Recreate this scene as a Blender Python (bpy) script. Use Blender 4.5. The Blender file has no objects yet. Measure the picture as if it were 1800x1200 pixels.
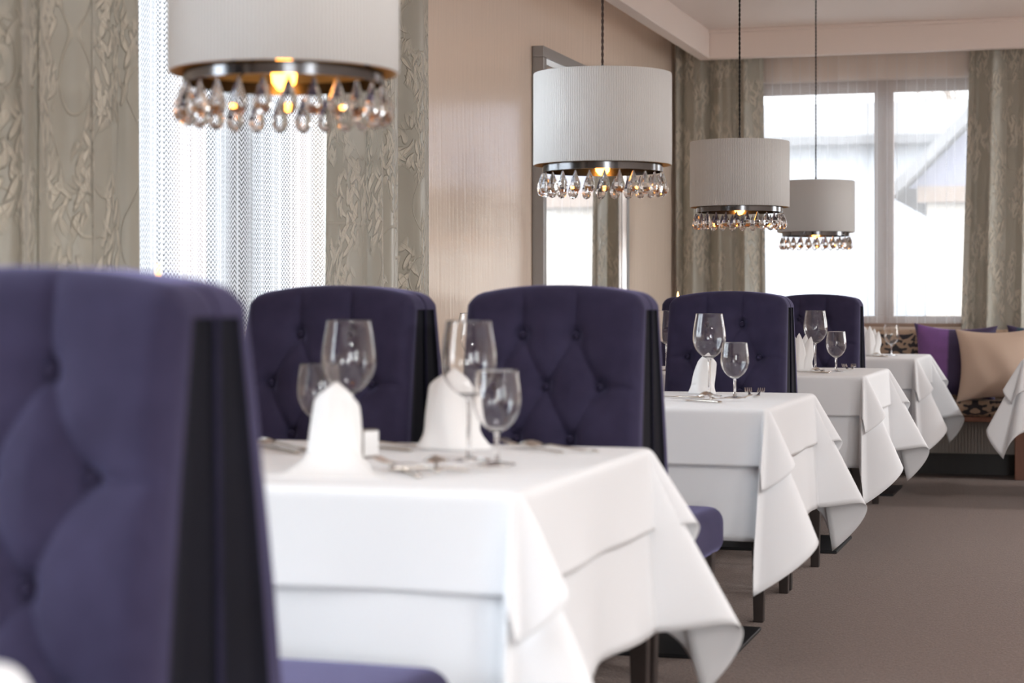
import bpy, math, random
from mathutils import Vector, Matrix
import numpy as np

random.seed(7)
PI = math.pi
C = bpy.context.scene.collection

# ------------------------------------------------------------------ helpers
def link(o):
    C.objects.link(o); return o

def tag(o, label=None, cat=None, group=None, kind=None):
    if label: o['label'] = label
    if cat: o['category'] = cat
    if group: o['group'] = group
    if kind: o['kind'] = kind
    return o

def empty(name, loc=(0, 0, 0), rz=0.0, label=None, cat=None, group=None, kind=None):
    o = bpy.data.objects.new(name, None); link(o)
    o.empty_display_size = 0.1
    o.location = loc; o.rotation_euler = (0, 0, rz)
    return tag(o, label, cat, group, kind)

class MB:
    """collects verts / faces / uvs"""
    def __init__(s): s.v = []; s.f = []; s.uv = {}; s.flat = set()
    def add(s, vs, fs, uvs=None):
        n = len(s.v); s.v += [tuple(p) for p in vs]
        for i, f in enumerate(fs):
            s.f.append([a + n for a in f])
            if uvs is not None: s.uv[len(s.f) - 1] = uvs[i]
        return s
    def box(s, x0, x1, y0, y1, z0, z1):
        vs = [(x, y, z) for x in (x0, x1) for y in (y0, y1) for z in (z0, z1)]
        fs = [(0, 1, 3, 2), (4, 6, 7, 5), (0, 4, 5, 1), (2, 3, 7, 6), (0, 2, 6, 4), (1, 5, 7, 3)]
        return s.add(vs, fs)
    def grid(s, P, flip=False, closed_u=False, uv=None):
        """P[i][j] points"""
        nu, nv = len(P), len(P[0]); n = len(s.v)
        s.v += [tuple(p) for row in P for p in row]
        for i in range(nu if closed_u else nu - 1):
            i2 = (i + 1) % nu
            for j in range(nv - 1):
                q = [n + i * nv + j, n + i2 * nv + j, n + i2 * nv + j + 1, n + i * nv + j + 1]
                if uv is not None:
                    u = [uv[i][j], uv[i + 1][j], uv[i + 1][j + 1], uv[i][j + 1]]
                    if flip: u.reverse()
                    s.uv[len(s.f)] = u
                if flip: q.reverse()
                s.f.append(q)
        return s
    def lathe(s, prof, n=32, c=(0, 0, 0), uvs=True, a0=0.0):
        """prof list of (r,z) ordered bottom->top outside for outward normals"""
        P = [[(c[0] + r * math.cos(a0 + 2 * PI * i / n), c[1] + r * math.sin(a0 + 2 * PI * i / n), c[2] + z) for r, z in prof] for i in range(n)]
        UV = [[(i / n, z) for r, z in prof] for i in range(n + 1)]
        return s.grid(P, closed_u=True, uv=UV)
    def tube(s, pts, r, n=8, cap=True):
        pts = [Vector(p) for p in pts]; m = len(pts)
        rs = r if isinstance(r, (list, tuple)) else [r] * m
        up = Vector((0, 0, 1)); rings = []
        prev = None
        for i, p in enumerate(pts):
            t = (pts[min(i + 1, m - 1)] - pts[max(i - 1, 0)]).normalized()
            if prev is None:
                a = t.cross(up) if abs(t.dot(up)) < .95 else t.cross(Vector((1, 0, 0)))
            else:
                a = prev - t * prev.dot(t)
            a.normalize(); prev = a; b = t.cross(a)
            rings.append([p + (a * math.cos(2 * PI * k / n) + b * math.sin(2 * PI * k / n)) * rs[i] for k in range(n)])
        P = [[rings[i][k] for i in range(m)] for k in range(n)]
        b0 = len(s.v); s.grid(P, closed_u=True)
        if cap:
            s.f.append([b0 + k * m for k in range(n)][::-1] if True else None)
            s.f.append([b0 + k * m + m - 1 for k in range(n)])
        return s
    def loft(s, secs, n=10):
        """secs: (x,y,z,hw,ht) elliptical sections lying across local x along y"""
        P = [[(x + hw * math.cos(2 * PI * k / n), y, z + ht * math.sin(2 * PI * k / n)) for x, y, z, hw, ht in secs] for k in range(n)]
        m = len(secs); b0 = len(s.v); s.grid(P, closed_u=True, flip=True)
        s.f.append([b0 + k * m for k in range(n)]); s.f.append([b0 + k * m + m - 1 for k in range(n)][::-1])
        return s
    def rbox(s, c, size, r, n=6, warp=None):
        """rounded box"""
        hx, hy, hz = size[0] / 2, size[1] / 2, size[2] / 2
        def seg(h):
            inner = h - r
            a = [-h + r * (1 - math.cos(PI / 2 * k / n)) for k in range(n)]
            k2 = max(2, int(2 * inner / max(r, .03)))
            m = [-inner + 2 * inner * k / k2 for k in range(k2 + 1)]
            return a + m + [-q for q in reversed(a)]
        X, Y, Z = seg(hx), seg(hy), seg(hz)
        def pt(x, y, z):
            q = Vector((max(-hx + r, min(hx - r, x)), max(-hy + r, min(hy - r, y)), max(-hz + r, min(hz - r, z))))
            d = Vector((x, y, z)) - q
            if d.length > 1e-9: d = d.normalized() * r
            p = q + d
            if warp: p = warp(p)
            return (c[0] + p.x, c[1] + p.y, c[2] + p.z)
        s.grid([[pt(x, y, hz) for y in Y] for x in X]); s.grid([[pt(x, y, -hz) for y in Y] for x in X], flip=True)
        s.grid([[pt(x, -hy, z) for z in Z] for x in X]); s.grid([[pt(x, hy, z) for z in Z] for x in X], flip=True)
        s.grid([[pt(-hx, y, z) for z in Z] for y in Y], flip=True); s.grid([[pt(hx, y, z) for z in Z] for y in Y])
        return s
    def build(s, name, mat, parent=None, smooth=True, auto=None, weld=False):
        me = bpy.data.meshes.new(name)
        me.from_pydata(s.v, [], s.f)
        if s.uv:
            L = me.uv_layers.new(name='UVMap')
            for p in me.polygons:
                u = s.uv.get(p.index)
                if u:
                    for k, li in enumerate(p.loop_indices): L.data[li].uv = u[k]
        if weld:
            import bmesh
            bm = bmesh.new(); bm.from_mesh(me)
            bmesh.ops.remove_doubles(bm, verts=bm.verts, dist=1e-5)
            bm.to_mesh(me); bm.free()
        if smooth:
            me.polygons.foreach_set('use_smooth', [True] * len(me.polygons))
        if auto is not None:
            me.set_sharp_from_angle(angle=math.radians(auto))
        me.update()
        if mat: me.materials.append(mat)
        o = bpy.data.objects.new(name, me); link(o)
        if parent: o.parent = parent
        return o

def bevel(o, w=.004, seg=2):
    m = o.modifiers.new('edge', 'BEVEL'); m.width = w; m.segments = seg; m.limit_method = 'ANGLE'; return o
def solid(o, t, off=0.0):
    m = o.modifiers.new('thick', 'SOLIDIFY'); m.thickness = t; m.offset = off; return o

def copy_tree(o, parent=None):
    c = o.copy(); C.objects.link(c)
    if parent is not None: c.parent = parent
    for ch in list(o.children):
        copy_tree(ch, c)
    return c

def smooth01(x):
    x = max(0.0, min(1.0, x)); return x * x * (3 - 2 * x)

# ------------------------------------------------------------------ materials
class NT:
    def __init__(s, name):
        s.m = bpy.data.materials.new(name); s.m.use_nodes = True
        s.t = s.m.node_tree; s.n = s.t.nodes; s.n.clear()
        s.out = s.n.new('ShaderNodeOutputMaterial')
    def new(s, typ, **kw):
        n = s.n.new(typ)
        for k, v in kw.items():
            if k.startswith('i_'):
                n.inputs[k[2:].replace('_', ' ')].default_value = v
            else: setattr(n, k, v)
        return n
    def l(s, a, b): s.t.links.new(a, b)
    def math(s, op, a, b=None, clamp=False):
        n = s.n.new('ShaderNodeMath'); n.operation = op; n.use_clamp = clamp
        for i, v in enumerate((a, b)):
            if v is None: continue
            if isinstance(v, (int, float)): n.inputs[i].default_value = v
            else: s.l(v, n.inputs[i])
        return n.outputs[0]
    def mixc(s, f, a, b):
        n = s.n.new('ShaderNodeMix'); n.data_type = 'RGBA'
        for idx, v in ((0, f), (6, a), (7, b)):
            if isinstance(v, (int, float)): n.inputs[idx].default_value = v
            elif isinstance(v, tuple): n.inputs[idx].default_value = v if len(v) == 4 else (*v, 1)
            else: s.l(v, n.inputs[idx])
        return n.outputs[2]
    def ramp(s, f, stops):
        n = s.n.new('ShaderNodeValToRGB'); e = n.color_ramp.elements
        while len(e) < len(stops): e.new(.5)
        for k, (p, c) in enumerate(stops):
            e[k].position = p; e[k].color = (*c, 1) if isinstance(c, tuple) else (c, c, c, 1)
        s.l(f, n.inputs[0]); return n.outputs[0]
    def coord(s, which='Object', scale=(1, 1, 1), rot=(0, 0, 0), loc=(0, 0, 0)):
        tc = s.n.new('ShaderNodeTexCoord'); mp = s.n.new('ShaderNodeMapping')
        mp.inputs['Scale'].default_value = scale; mp.inputs['Rotation'].default_value = rot; mp.inputs['Location'].default_value = loc
        s.l(tc.outputs[which], mp.inputs[0]); return mp.outputs[0]
    def noise(s, vec, scale, detail=2, rough=.5, dist=0.0):
        n = s.new('ShaderNodeTexNoise', i_Scale=scale, i_Detail=detail, i_Roughness=rough, i_Distortion=dist)
        s.l(vec, n.inputs['Vector']); return n.outputs['Fac']
    def bump(s, h, strength=.3, dist=.002):
        n = s.new('ShaderNodeBump', i_Strength=strength, i_Distance=dist)
        s.l(h, n.inputs['Height']); return n.outputs[0]
    def pbsdf(s, color=None, rough=.5, metal=0.0, normal=None, **kw):
        b = s.n.new('ShaderNodeBsdfPrincipled')
        if isinstance(color, tuple): b.inputs['Base Color'].default_value = (*color, 1)
        elif color is not None: s.l(color, b.inputs['Base Color'])
        if isinstance(rough, (int, float)): b.inputs['Roughness'].default_value = rough
        else: s.l(rough, b.inputs['Roughness'])
        b.inputs['Metallic'].default_value = metal
        for k, v in kw.items():
            i = b.inputs[k.replace('_', ' ')]
            if isinstance(v, (int, float)): i.default_value = v
            elif isinstance(v, tuple): i.default_value = (*v, 1)
            else: s.l(v, i)
        if normal is not None: s.l(normal, b.inputs['Normal'])
        return b
    def done(s, sh):
        s.l(sh.outputs[0] if hasattr(sh, 'outputs') else sh, s.out.inputs[0]); return s.m

def plain(name, color, rough=.5, metal=0.0, **kw):
    t = NT(name)
    v = t.coord('Object'); n = t.noise(v, 40, 2)
    col = t.mixc(t.math('MULTIPLY', n, .25), color, tuple(min(1, c * 1.18 + .004) for c in color))
    return t.done(t.pbsdf(col, rough, metal, **kw))

def m_wall(name, c1, c2, rough=.34):
    t = NT(name)
    v = t.coord('Object', (16, 16, 1.2)); streak = t.noise(v, 2.2, 4, .6)
    v2 = t.coord('Object', (1, 1, 1)); blot = t.noise(v2, 1.6, 3)
    col = t.mixc(blot, c1, c2)
    nrm = t.bump(streak, .2, .010)
    rg = t.math('ADD', t.math('MULTIPLY', streak, .14), rough - .07)
    return t.done(t.pbsdf(col, rg, 0, nrm, Specular_IOR_Level=.55))

def m_paint(name, c, rough=.7):
    t = NT(name); v = t.coord('Object'); n = t.noise(v, 60, 3)
    return t.done(t.pbsdf(c, rough, 0, t.bump(n, .08, .002)))

def m_carpet():
    t = NT('carpet'); v = t.coord('Object')
    n1 = t.noise(v, 170, 3, .75); n2 = t.noise(v, 1.3, 3)
    vr = t.new('ShaderNodeTexVoronoi', i_Scale=120.0); t.l(v, vr.inputs['Vector'])
    c = t.ramp(n1, [(.36, (.058, .033, .025)), (.55, (.112, .068, .052)), (.68, (.29, .205, .162))])
    c = t.mixc(t.math('MULTIPLY', n2, .35), c, (.10, .060, .046))
    return t.done(t.pbsdf(c, .95, 0, t.bump(vr.outputs['Distance'], .7, .006), Sheen_Weight=.25, Sheen_Roughness=.5, Sheen_Tint=(.8, .72, .68)))

def m_velvet(name, c, c2, sheen=.42, tint=(.42, .40, .72)):
    t = NT(name); v = t.coord('Object')
    n = t.noise(v, 7, 3, .6); f = t.noise(v, 420, 2)
    col = t.mixc(t.ramp(n, [(.35, 0.0), (.7, 1.0)]), c, c2)
    return t.done(t.pbsdf(col, .85, 0, t.bump(f, .12, .001), Sheen_Weight=sheen, Sheen_Roughness=.38, Sheen_Tint=tint, Specular_IOR_Level=.15))

def m_linen(name, c=(.85, .86, .88)):
    t = NT(name); v = t.coord('Object', (1, 1, 1)); 
    w1 = t.noise(t.coord('Object', (700, 90, 90)), 1, 1); w2 = t.noise(t.coord('Object', (90, 700, 90)), 1, 1)
    big = t.noise(v, 3, 2)
    h = t.math('ADD', w1, w2)
    b = t.pbsdf(c, .72, 0, t.bump(h, .06, .001), Sheen_Weight=.1)
    tr = t.new('ShaderNodeBsdfTranslucent'); tr.inputs[0].default_value = (.8, .8, .8, 1)
    mx = t.new('ShaderNodeMixShader'); mx.inputs[0].default_value = .12
    t.l(b.outputs[0], mx.inputs[1]); t.l(tr.outputs[0], mx.inputs[2])
    return t.done(mx)

def m_sheer(name):
    """open zigzag net: threads let light glow through, gaps are clear"""
    t = NT(name); tc = t.n.new('ShaderNodeTexCoord'); sp = t.n.new('ShaderNodeSeparateXYZ'); t.l(tc.outputs['UV'], sp.inputs[0])
    u, v = sp.outputs[0], sp.outputs[1]
    tri = t.math('PINGPONG', t.math('MULTIPLY', u, 1 / .0105), 1.0)
    ph = t.math('ADD', t.math('MULTIPLY', v, 1 / .0155), t.math('MULTIPLY', tri, .9))
    fr = t.math('PINGPONG', ph, .5)
    th = t.math('GREATER_THAN', fr, .22)
    col = t.math('GREATER_THAN', t.math('PINGPONG', t.math('MULTIPLY', u, 1 / .052), 1.0), .93)
    op = t.math('MAXIMUM', th, col)
    op = t.math('ADD', t.math('MULTIPLY', op, .72), .08)
    d = t.new('ShaderNodeBsdfDiffuse'); d.inputs[0].default_value = (.86, .87, .88, 1)
    tr = t.new('ShaderNodeBsdfTranslucent'); tr.inputs[0].default_value = (.9, .91, .93, 1)
    m1 = t.new('ShaderNodeMixShader'); m1.inputs[0].default_value = .6; t.l(d.outputs[0], m1.inputs[1]); t.l(tr.outputs[0], m1.inputs[2])
    tp = t.new('ShaderNodeBsdfTransparent'); m2 = t.new('ShaderNodeMixShader')
    t.l(op, m2.inputs[0]); t.l(tp.outputs[0], m2.inputs[1]); t.l(m1.outputs[0], m2.inputs[2])
    return t.done(m2)

def m_drape(name, base, base2, pat):
    """satin with raised lily-and-vine embroidery"""
    t = NT(name); tc = t.n.new('ShaderNodeTexCoord')
    def uvm(src, scale, loc=(0, 0, 0), rot=0.0):
        mp = t.n.new('ShaderNodeMapping'); mp.inputs['Scale'].default_value = scale; mp.inputs['Location'].default_value = loc; mp.inputs['Rotation'].default_value = (0, 0, rot)
        t.l(src, mp.inputs[0]); return mp.outputs[0]
    uv = tc.outputs['UV']
    nz = t.new('ShaderNodeTexNoise', i_Scale=7.0, i_Detail=1.0); t.l(uv, nz.inputs['Vector'])
    s_ = t.new('ShaderNodeVectorMath', operation='SUBTRACT'); t.l(nz.outputs['Color'], s_.inputs[0]); s_.inputs[1].default_value = (.5, .5, .5)
    k = t.new('ShaderNodeVectorMath', operation='SCALE'); t.l(s_.outputs[0], k.inputs[0]); k.inputs['Scale'].default_value = .075
    ad = t.new('ShaderNodeVectorMath', operation='ADD'); t.l(uv, ad.inputs[0]); t.l(k.outputs[0], ad.inputs[1]); wuv = ad.outputs[0]
    # clumps of blossom along wandering vertical vines
    band = t.new('ShaderNodeTexNoise', i_Scale=1.0, i_Detail=1.5); t.l(uvm(uv, (7.5, 3.2, 1), (3, 1, 0)), band.inputs['Vector'])
    dens = t.ramp(band.outputs['Fac'], [(.47, 0.0), (.53, 1.0)])
    masks, rims = [], []
    for sc, loc, rot, w_ in (((34, 8.5, 1), (0, 0, 0), .42, .30), ((38, 9.5, 1), (5, 3, 0), -.48, .28), ((42, 8, 1), (9, 1, 0), .06, .24)):
        rv = t.new('ShaderNodeTexVoronoi', i_Scale=1.0, voronoi_dimensions='2D', i_Randomness=.8)
        mp = t.n.new('ShaderNodeVectorRotate'); mp.inputs['Angle'].default_value = rot; mp.rotation_type = 'Z_AXIS'; t.l(wuv, mp.inputs['Vector'])
        t.l(uvm(mp.outputs[0], sc, loc), rv.inputs['Vector'])
        masks.append(t.ramp(rv.outputs['Distance'], [(w_ - .05, 1.0), (w_ + .04, 0.0)]))
        rims.append(t.ramp(rv.outputs['Distance'], [(w_ - .10, 0.0), (w_ - .01, 1.0), (w_ + .06, 0.0)]))
    leaf = t.math('MAXIMUM', t.math('MAXIMUM', masks[0], masks[1]), masks[2]); leaf = t.math('MULTIPLY', leaf, dens)
    rim = t.math('MAXIMUM', t.math('MAXIMUM', rims[0], rims[1]), rims[2]); rim = t.math('MULTIPLY', rim, dens)
    ln = t.new('ShaderNodeTexNoise', i_Scale=1.0, i_Detail=0.0); t.l(uvm(uv, (8, 4.5, 1), (7, 7, 0)), ln.inputs['Vector'])
    line = t.ramp(t.math('ABSOLUTE', t.math('SUBTRACT', ln.outputs['Fac'], .5)), [(.0, 1.0), (.012, 0.0)])
    mask = t.math('MAXIMUM', leaf, t.math('MULTIPLY', line, .35))
    hgt = t.math('ADD', t.math('MULTIPLY', leaf, .6), t.math('ADD', t.math('MULTIPLY', rim, .4), t.math('MULTIPLY', line, .3)))
    col = t.mixc(t.noise(uv, 2.0, 1), base, base2)
    col = t.mixc(t.math('MULTIPLY', mask, .8), col, pat)
    rg = t.math('ADD', t.math('MULTIPLY', mask, .3), .36)
    return t.done(t.pbsdf(col, rg, 0, t.bump(hgt, .8, .009), Sheen_Weight=.25, Specular_IOR_Level=.5))

def m_damask():
    t = NT('damask'); tc = t.n.new('ShaderNodeTexCoord'); sp = t.n.new('ShaderNodeSeparateXYZ'); t.l(tc.outputs['UV'], sp.inputs[0])
    u = t.math('PINGPONG', t.math('ADD', sp.outputs[0], 10.0), .125)
    vv = t.math('SUBTRACT', t.math('MODULO', t.math('ADD', sp.outputs[1], 14.07), .26), .05)
    cb = t.new('ShaderNodeCombineXYZ'); t.l(u, cb.inputs[0]); t.l(sp.outputs[1], cb.inputs[1])
    nz = t.new('ShaderNodeTexNoise', i_Scale=30.0, i_Detail=1.0); t.l(cb.outputs[0], nz.inputs['Vector'])
    nf = nz.outputs['Fac']
    th = t.math('ARCTAN2', u, vv); rr = t.math('SQRT', t.math('ADD', t.math('MULTIPLY', u, u), t.math('MULTIPLY', vv, vv)))
    fan = t.math('SINE', t.math('ADD', t.math('MULTIPLY', th, 9.0), t.math('MULTIPLY', rr, 30.0)))
    fan = t.math('GREATER_THAN', t.math('ADD', fan, t.math('MULTIPLY', nf, .8)), .25)
    inner = t.math('MULTIPLY', t.math('GREATER_THAN', rr, .022), t.math('LESS_THAN', rr, t.math('ADD', .065, t.math('MULTIPLY', nf, .075))))
    blob = t.math('MULTIPLY', t.math('GREATER_THAN', nf, .515), t.math('GREATER_THAN', rr, .12))
    m = t.math('MAXIMUM', t.math('MULTIPLY', fan, inner), blob)
    col = t.mixc(m, (.36, .25, .175), (.018, .014, .018))
    rg = t.math('SUBTRACT', .8, t.math('MULTIPLY', m, .2))
    return t.done(t.pbsdf(col, rg, 0, t.bump(m, .3, .002)))

def m_shade():
    t = NT('pleated_fabric'); v = t.coord('UV', (1, 1, 1))
    w = t.new('ShaderNodeTexWave', i_Scale=58.0, i_Distortion=2.2, i_Detail=2.0, i_Detail_Scale=.8)
    mp = t.coord('UV', (1, 1.0, 1)); t.l(mp, w.inputs['Vector'])
    col = t.mixc(w.outputs['Fac'], (.50, .49, .475), (.64, .63, .61))
    return t.done(t.pbsdf(col, .55, 0, t.bump(w.outputs['Fac'], .55, .002), Sheen_Weight=.3, Sheen_Tint=(1, 1, 1)))

def m_pane(name='window_glass'):
    t = NT(name); fr = t.new('ShaderNodeFresnel', i_IOR=1.45)
    g = t.new('ShaderNodeBsdfGlossy'); g.inputs['Roughness'].default_value = 0.0
    tp = t.new('ShaderNodeBsdfTransparent'); tp.inputs[0].default_value = (.96, .97, .97, 1)
    mx = t.new('ShaderNodeMixShader'); t.l(fr.outputs[0], mx.inputs[0]); t.l(tp.outputs[0], mx.inputs[1]); t.l(g.outputs[0], mx.inputs[2])
    return t.done(mx)

def m_glass(name, ior=1.5, col=(1, 1, 1)):
    t = NT(name); g = t.new('ShaderNodeBsdfGlass', i_IOR=ior); g.inputs['Color'].default_value = (*col, 1); g.inputs['Roughness'].default_value = 0.0
    return t.done(g)

def m_emit(name, col, s):
    t = NT(name); e = t.new('ShaderNodeEmission', i_Strength=s); e.inputs[0].default_value = (*col, 1); return t.done(e)

def m_stripe_pillow(name, bands):
    """broad vertical velvet bands across x; bands list of (position 0..1, colour)"""
    t = NT(name); tc = t.n.new('ShaderNodeTexCoord'); sp = t.n.new('ShaderNodeSeparateXYZ'); t.l(tc.outputs['Generated'], sp.inputs[0])
    n = t.noise(t.coord('Object'), 14, 3, .6)
    x = t.math('ADD', sp.outputs[0], t.math('MULTIPLY', t.math('SUBTRACT', n, .5), .02))
    r = t.n.new('ShaderNodeValToRGB'); e = r.color_ramp.elements; r.color_ramp.interpolation = 'LINEAR'
    st = []
    for k, (p, c) in enumerate(bands):
        if k: st.append((p - .015, bands[k - 1][1]))
        st.append((p + .015 if k else 0.0, c))
    while len(e) < len(st): e.new(.5)
    for k, (p, c) in enumerate(st): e[k].position = max(0, min(1, p)); e[k].color = (*c, 1)
    t.l(x, r.inputs[0])
    col = t.mixc(t.math('MULTIPLY', n, .5), r.outputs[0], (.05, .03, .08))
    return t.done(t.pbsdf(col, .75, 0, t.bump(n, .25, .004), Sheen_Weight=.5, Sheen_Roughness=.35, Sheen_Tint=(.7, .5, .9)))

def m_wood(name, c1, c2, rough=.35):
    t = NT(name); n = t.noise(t.coord('Object', (30, 30, 2.5)), 2, 4, .6, .4)
    return t.done(t.pbsdf(t.mixc(n, c1, c2), rough, 0, t.bump(n, .08, .001)))

M = {}
M['wall'] = m_wall('pearl_plaster', (.82, .685, .57), (.86, .72, .60), .13)
M['wall_matt'] = m_paint('wall_paint', (.84, .71, .61))
M['ceiling'] = m_paint('ceiling_paint', (.90, .80, .74))
M['board'] = m_paint('pelmet_paint', (.90, .80, .74), .5)
M['carpet'] = m_carpet()
M['velvet'] = m_velvet('purple_velvet', (.026, .022, .050), (.038, .033, .072))
M['side_dark'] = m_velvet('side_dark', (.0025, .0025, .006), (.004, .004, .009), .02, (.3, .3, .6))  # much darker tone for the sides of the backrest
M['button'] = m_velvet('button_velvet', (.022, .018, .044), (.03, .025, .055), .3)
M['dark_wood'] = m_wood('dark_wood', (.016, .011, .010), (.034, .023, .020), .4)
M['red_wood'] = m_wood('red_wood', (.16, .06, .035), (.24, .10, .06), .4)
M['frame_wood'] = m_wood('window_wood', (.30, .20, .15), (.38, .26, .20), .5)
M['black_metal'] = plain('black_metal', (.012, .012, .014), .45, .3)
M['linen'] = m_linen('white_linen')
M['linen2'] = m_linen('white_linen_topper', (.86, .87, .89))
M['napkin'] = m_linen('napkin_linen', (.88, .88, .88))
M['sheer'] = m_sheer('zigzag_net')
M['drape'] = m_drape('embroidered_satin', (.345, .326, .268), (.39, .368, .305), (.66, .61, .51))
M['damask'] = m_damask()
M['shade'] = m_shade()
M['gold'] = plain('gold_lining', (.55, .30, .08), .35, .75)
M['ring'] = plain('smoked_steel', (.12, .12, .125), .16, 1.0)
M['cord_brown'] = plain('brown_cord', (.045, .025, .018), .8)
M['cord_backlit'] = plain('backlit_cord', (.012, .010, .010), .8)  # far cords: darkening against the bright window put into the colour
M['crystal'] = m_glass('lead_crystal', 1.6)
M['glass'] = m_glass('stemware_glass', 1.46)
M['pane'] = m_pane()
M['bulb'] = m_emit('bulb_glow', (1.0, .34, .05), 5.0)
M['flame'] = m_emit('flame_glow', (1.0, .45, .12), 2.6)
M['wax'] = plain('candle_wax', (.82, .80, .74), .45, Subsurface_Weight=.2)
M['steel'] = plain('cutlery_steel', (.62, .58, .53), .18, 1.0)
M['silver'] = plain('brushed_silver', (.33, .325, .32), .42, .55)
M['bright'] = plain('polished_aluminium', (.9, .9, .9), .25, .6)
M['mirror'] = plain('mirror_glass', (.92, .92, .92), 0.0, 1.0)
M['white_paint'] = m_paint('white_paint', (.80, .78, .76), .45)
M['sill'] = m_paint('sill_board', (.62, .50, .41), .4)
M['grille'] = plain('radiator_enamel', (.22, .195, .175), .5)
M['beige_cloth'] = m_linen('beige_weave', (.58, .43, .33))

# ------------------------------------------------------------------ room
XL, XR, YB, YE, ZC = -2.58, 4.6, -3.6, 12.5, 2.80
WT = .26     # wall thickness

def wall_x(name, xf, sgn, y0, y1, openings, mat):
    """wall on plane x=xf, thickness outwards sgn; openings (y0,y1,z0,z1)"""
    b = MB(); xa, xb = sorted((xf, xf + sgn * WT)); ops = sorted(openings); y = y0
    for (a, c, z0, z1) in ops:
        b.box(xa, xb, y, a, 0, ZC)
        b.box(xa, xb, a, c, 0, z0); b.box(xa, xb, a, c, z1, ZC); y = c
    b.box(xa, xb, y, y1, 0, ZC)
    return tag(b.build(name, mat, smooth=False), kind='structure')
def wall_y(name, yf, sgn, x0, x1, openings, mat):
    b = MB(); ya, yb = sorted((yf, yf + sgn * WT)); ops = sorted(openings); x = x0
    for (a, c, z0, z1) in ops:
        b.box(x, a, ya, yb, 0, ZC)
        b.box(a, c, ya, yb, 0, z0); b.box(a, c, ya, yb, z1, ZC); x = c
    b.box(x, x1, ya, yb, 0, ZC)
    return tag(b.build(name, mat, smooth=False), kind='structure')

WZ0, WZ1 = .90, 2.49
left_ops = [(4.68, 6.56, WZ0, WZ1), (.3, 2.7, .5, WZ1), (-3.2, -.6, .5, WZ1)]
end_ops = [(-2.12, -.34, WZ0, WZ1), (1.3, 3.3, WZ0, WZ1)]
right_fill_ops = [(-3.0, -.6, .3, 2.55), (10.7, 12.3, .1, 2.62)]  # unseen windows, added to bring in light from the right
rear_fill_ops = [(1.6, 3.4, .3, 2.55)]  # unseen window, added for daylight from behind the camera
wall_x('wall_left', XL, -1, YB - WT, YE + WT, left_ops, M['wall'])
wall_y('wall_end', YE, 1, XL, XR, end_ops, M['wall_matt'])
wall_x('wall_right', XR, 1, YB - WT, YE + WT, right_fill_ops, M['wall_matt'])
wall_y('wall_rear', YB, -1, XL, XR, rear_fill_ops, M['wall_matt'])
tag(MB().box(XL - WT, XR + WT, YB - WT, YE + WT, -.2, 0).build('floor', M['carpet'], smooth=False), kind='structure')
tag(MB().box(XL - WT, XR + WT, YB - WT, YE + WT, ZC, ZC + .2).build('ceiling', M['ceiling'], smooth=False), kind='structure')
# dropped pelmet boards in front of the curtain tracks
tag(bevel(MB().box(-2.37, -2.29, YB, 12.28, 2.618, ZC).build('trim_1', M['board'], smooth=False), .006), kind='structure')
tag(bevel(MB().box(-2.29, XR, 12.20, 12.28, 2.618, ZC).build('trim_2', M['board'], smooth=False), .006), kind='structure')
tag(bevel(MB().box(-2.29, XR, 12.175, 12.20, ZC - .022, ZC).build('trim_3', M['board'], smooth=False), .004), kind='structure')
tag(MB().box(XL, XL + .015, YB, YE, 0, .09).build('baseboard_left', M['dark_wood'], smooth=False), kind='structure')
tag(MB().box(XL, XR, YE - .015, YE, 0, .09).build('baseboard_end', M['dark_wood'], smooth=False), kind='structure')

def window(n, axis, wallpos, sgn, a0, a1, z0, z1, mullions, fw=.075, portal=True, mw=.12):
    root = empty('window_%d' % n, (0, 0, 0), kind='structure')
    dpos = wallpos + sgn * .11; d0, d1 = sorted((dpos, dpos + sgn * .07))
    fb = MB(); pb = MB(); sb = MB()
    def bx(b, p0, p1, q0, q1, zz0, zz1):
        if axis == 'x': b.box(q0, q1, p0, p1, zz0, zz1)
        else: b.box(p0, p1, q0, q1, zz0, zz1)
    bx(fb, a0, a1, d0, d1, z1 - fw, z1); bx(fb, a0, a1, d0, d1, z0, z0 + fw)
    bx(fb, a0, a0 + fw, d0, d1, z0 + fw, z1 - fw); bx(fb, a1 - fw, a1, d0, d1, z0 + fw, z1 - fw)
    for m in mullions: bx(fb, m - mw / 2, m + mw / 2, d0, d1, z0 + fw, z1 - fw)
    mid = (d0 + d1) / 2
    edges = [a0 + fw] + [e for m in mullions for e in (m - mw / 2, m + mw / 2)] + [a1 - fw]
    for k in range(0, len(edges), 2): bx(pb, edges[k], edges[k + 1], mid - .004, mid + .004, z0 + fw, z1 - fw)
    s0, s1 = sorted((wallpos - sgn * .02, wallpos + sgn * .11))
    bx(sb, a0 - .04, a1 + .04, s0, s1, z0 - .03, z0 + .005)
    bevel(fb.build('window_frame', M['frame_wood'], root, smooth=False), .006)
    pb.build('window_pane', M['pane'], root, smooth=False)
    bevel(sb.build('window_sill', M['sill'], root, smooth=False), .005)
    if portal:
        L = bpy.data.lights.new('daylight_portal', 'AREA'); L.shape = 'RECTANGLE'
        L.size = a1 - a0 - .02; L.size_y = z1 - z0 - .02; L.cycles.is_portal = True
        o = bpy.data.objects.new('daylight_portal', L); link(o)
        ca, cz = (a0 + a1) / 2, (z0 + z1) / 2
        pos = wallpos + sgn * .2
        if axis == 'x':
            o.location = (pos, ca, cz); o.rotation_euler = (0, -sgn * -PI / 2, 0)
            o.rotation_euler = Vector((-sgn, 0, 0)).to_track_quat('-Z', 'Y').to_euler()
            L.size, L.size_y = L.size, L.size_y
        else:
            o.location = (ca, pos, cz); o.rotation_euler = Vector((0, -sgn, 0)).to_track_quat('-Z', 'Y').to_euler()
    return root
window(1, 'x', XL, -1, *left_ops[0], [5.6])
window(2, 'y', YE, 1, *end_ops[0], [-1.234])
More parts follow.
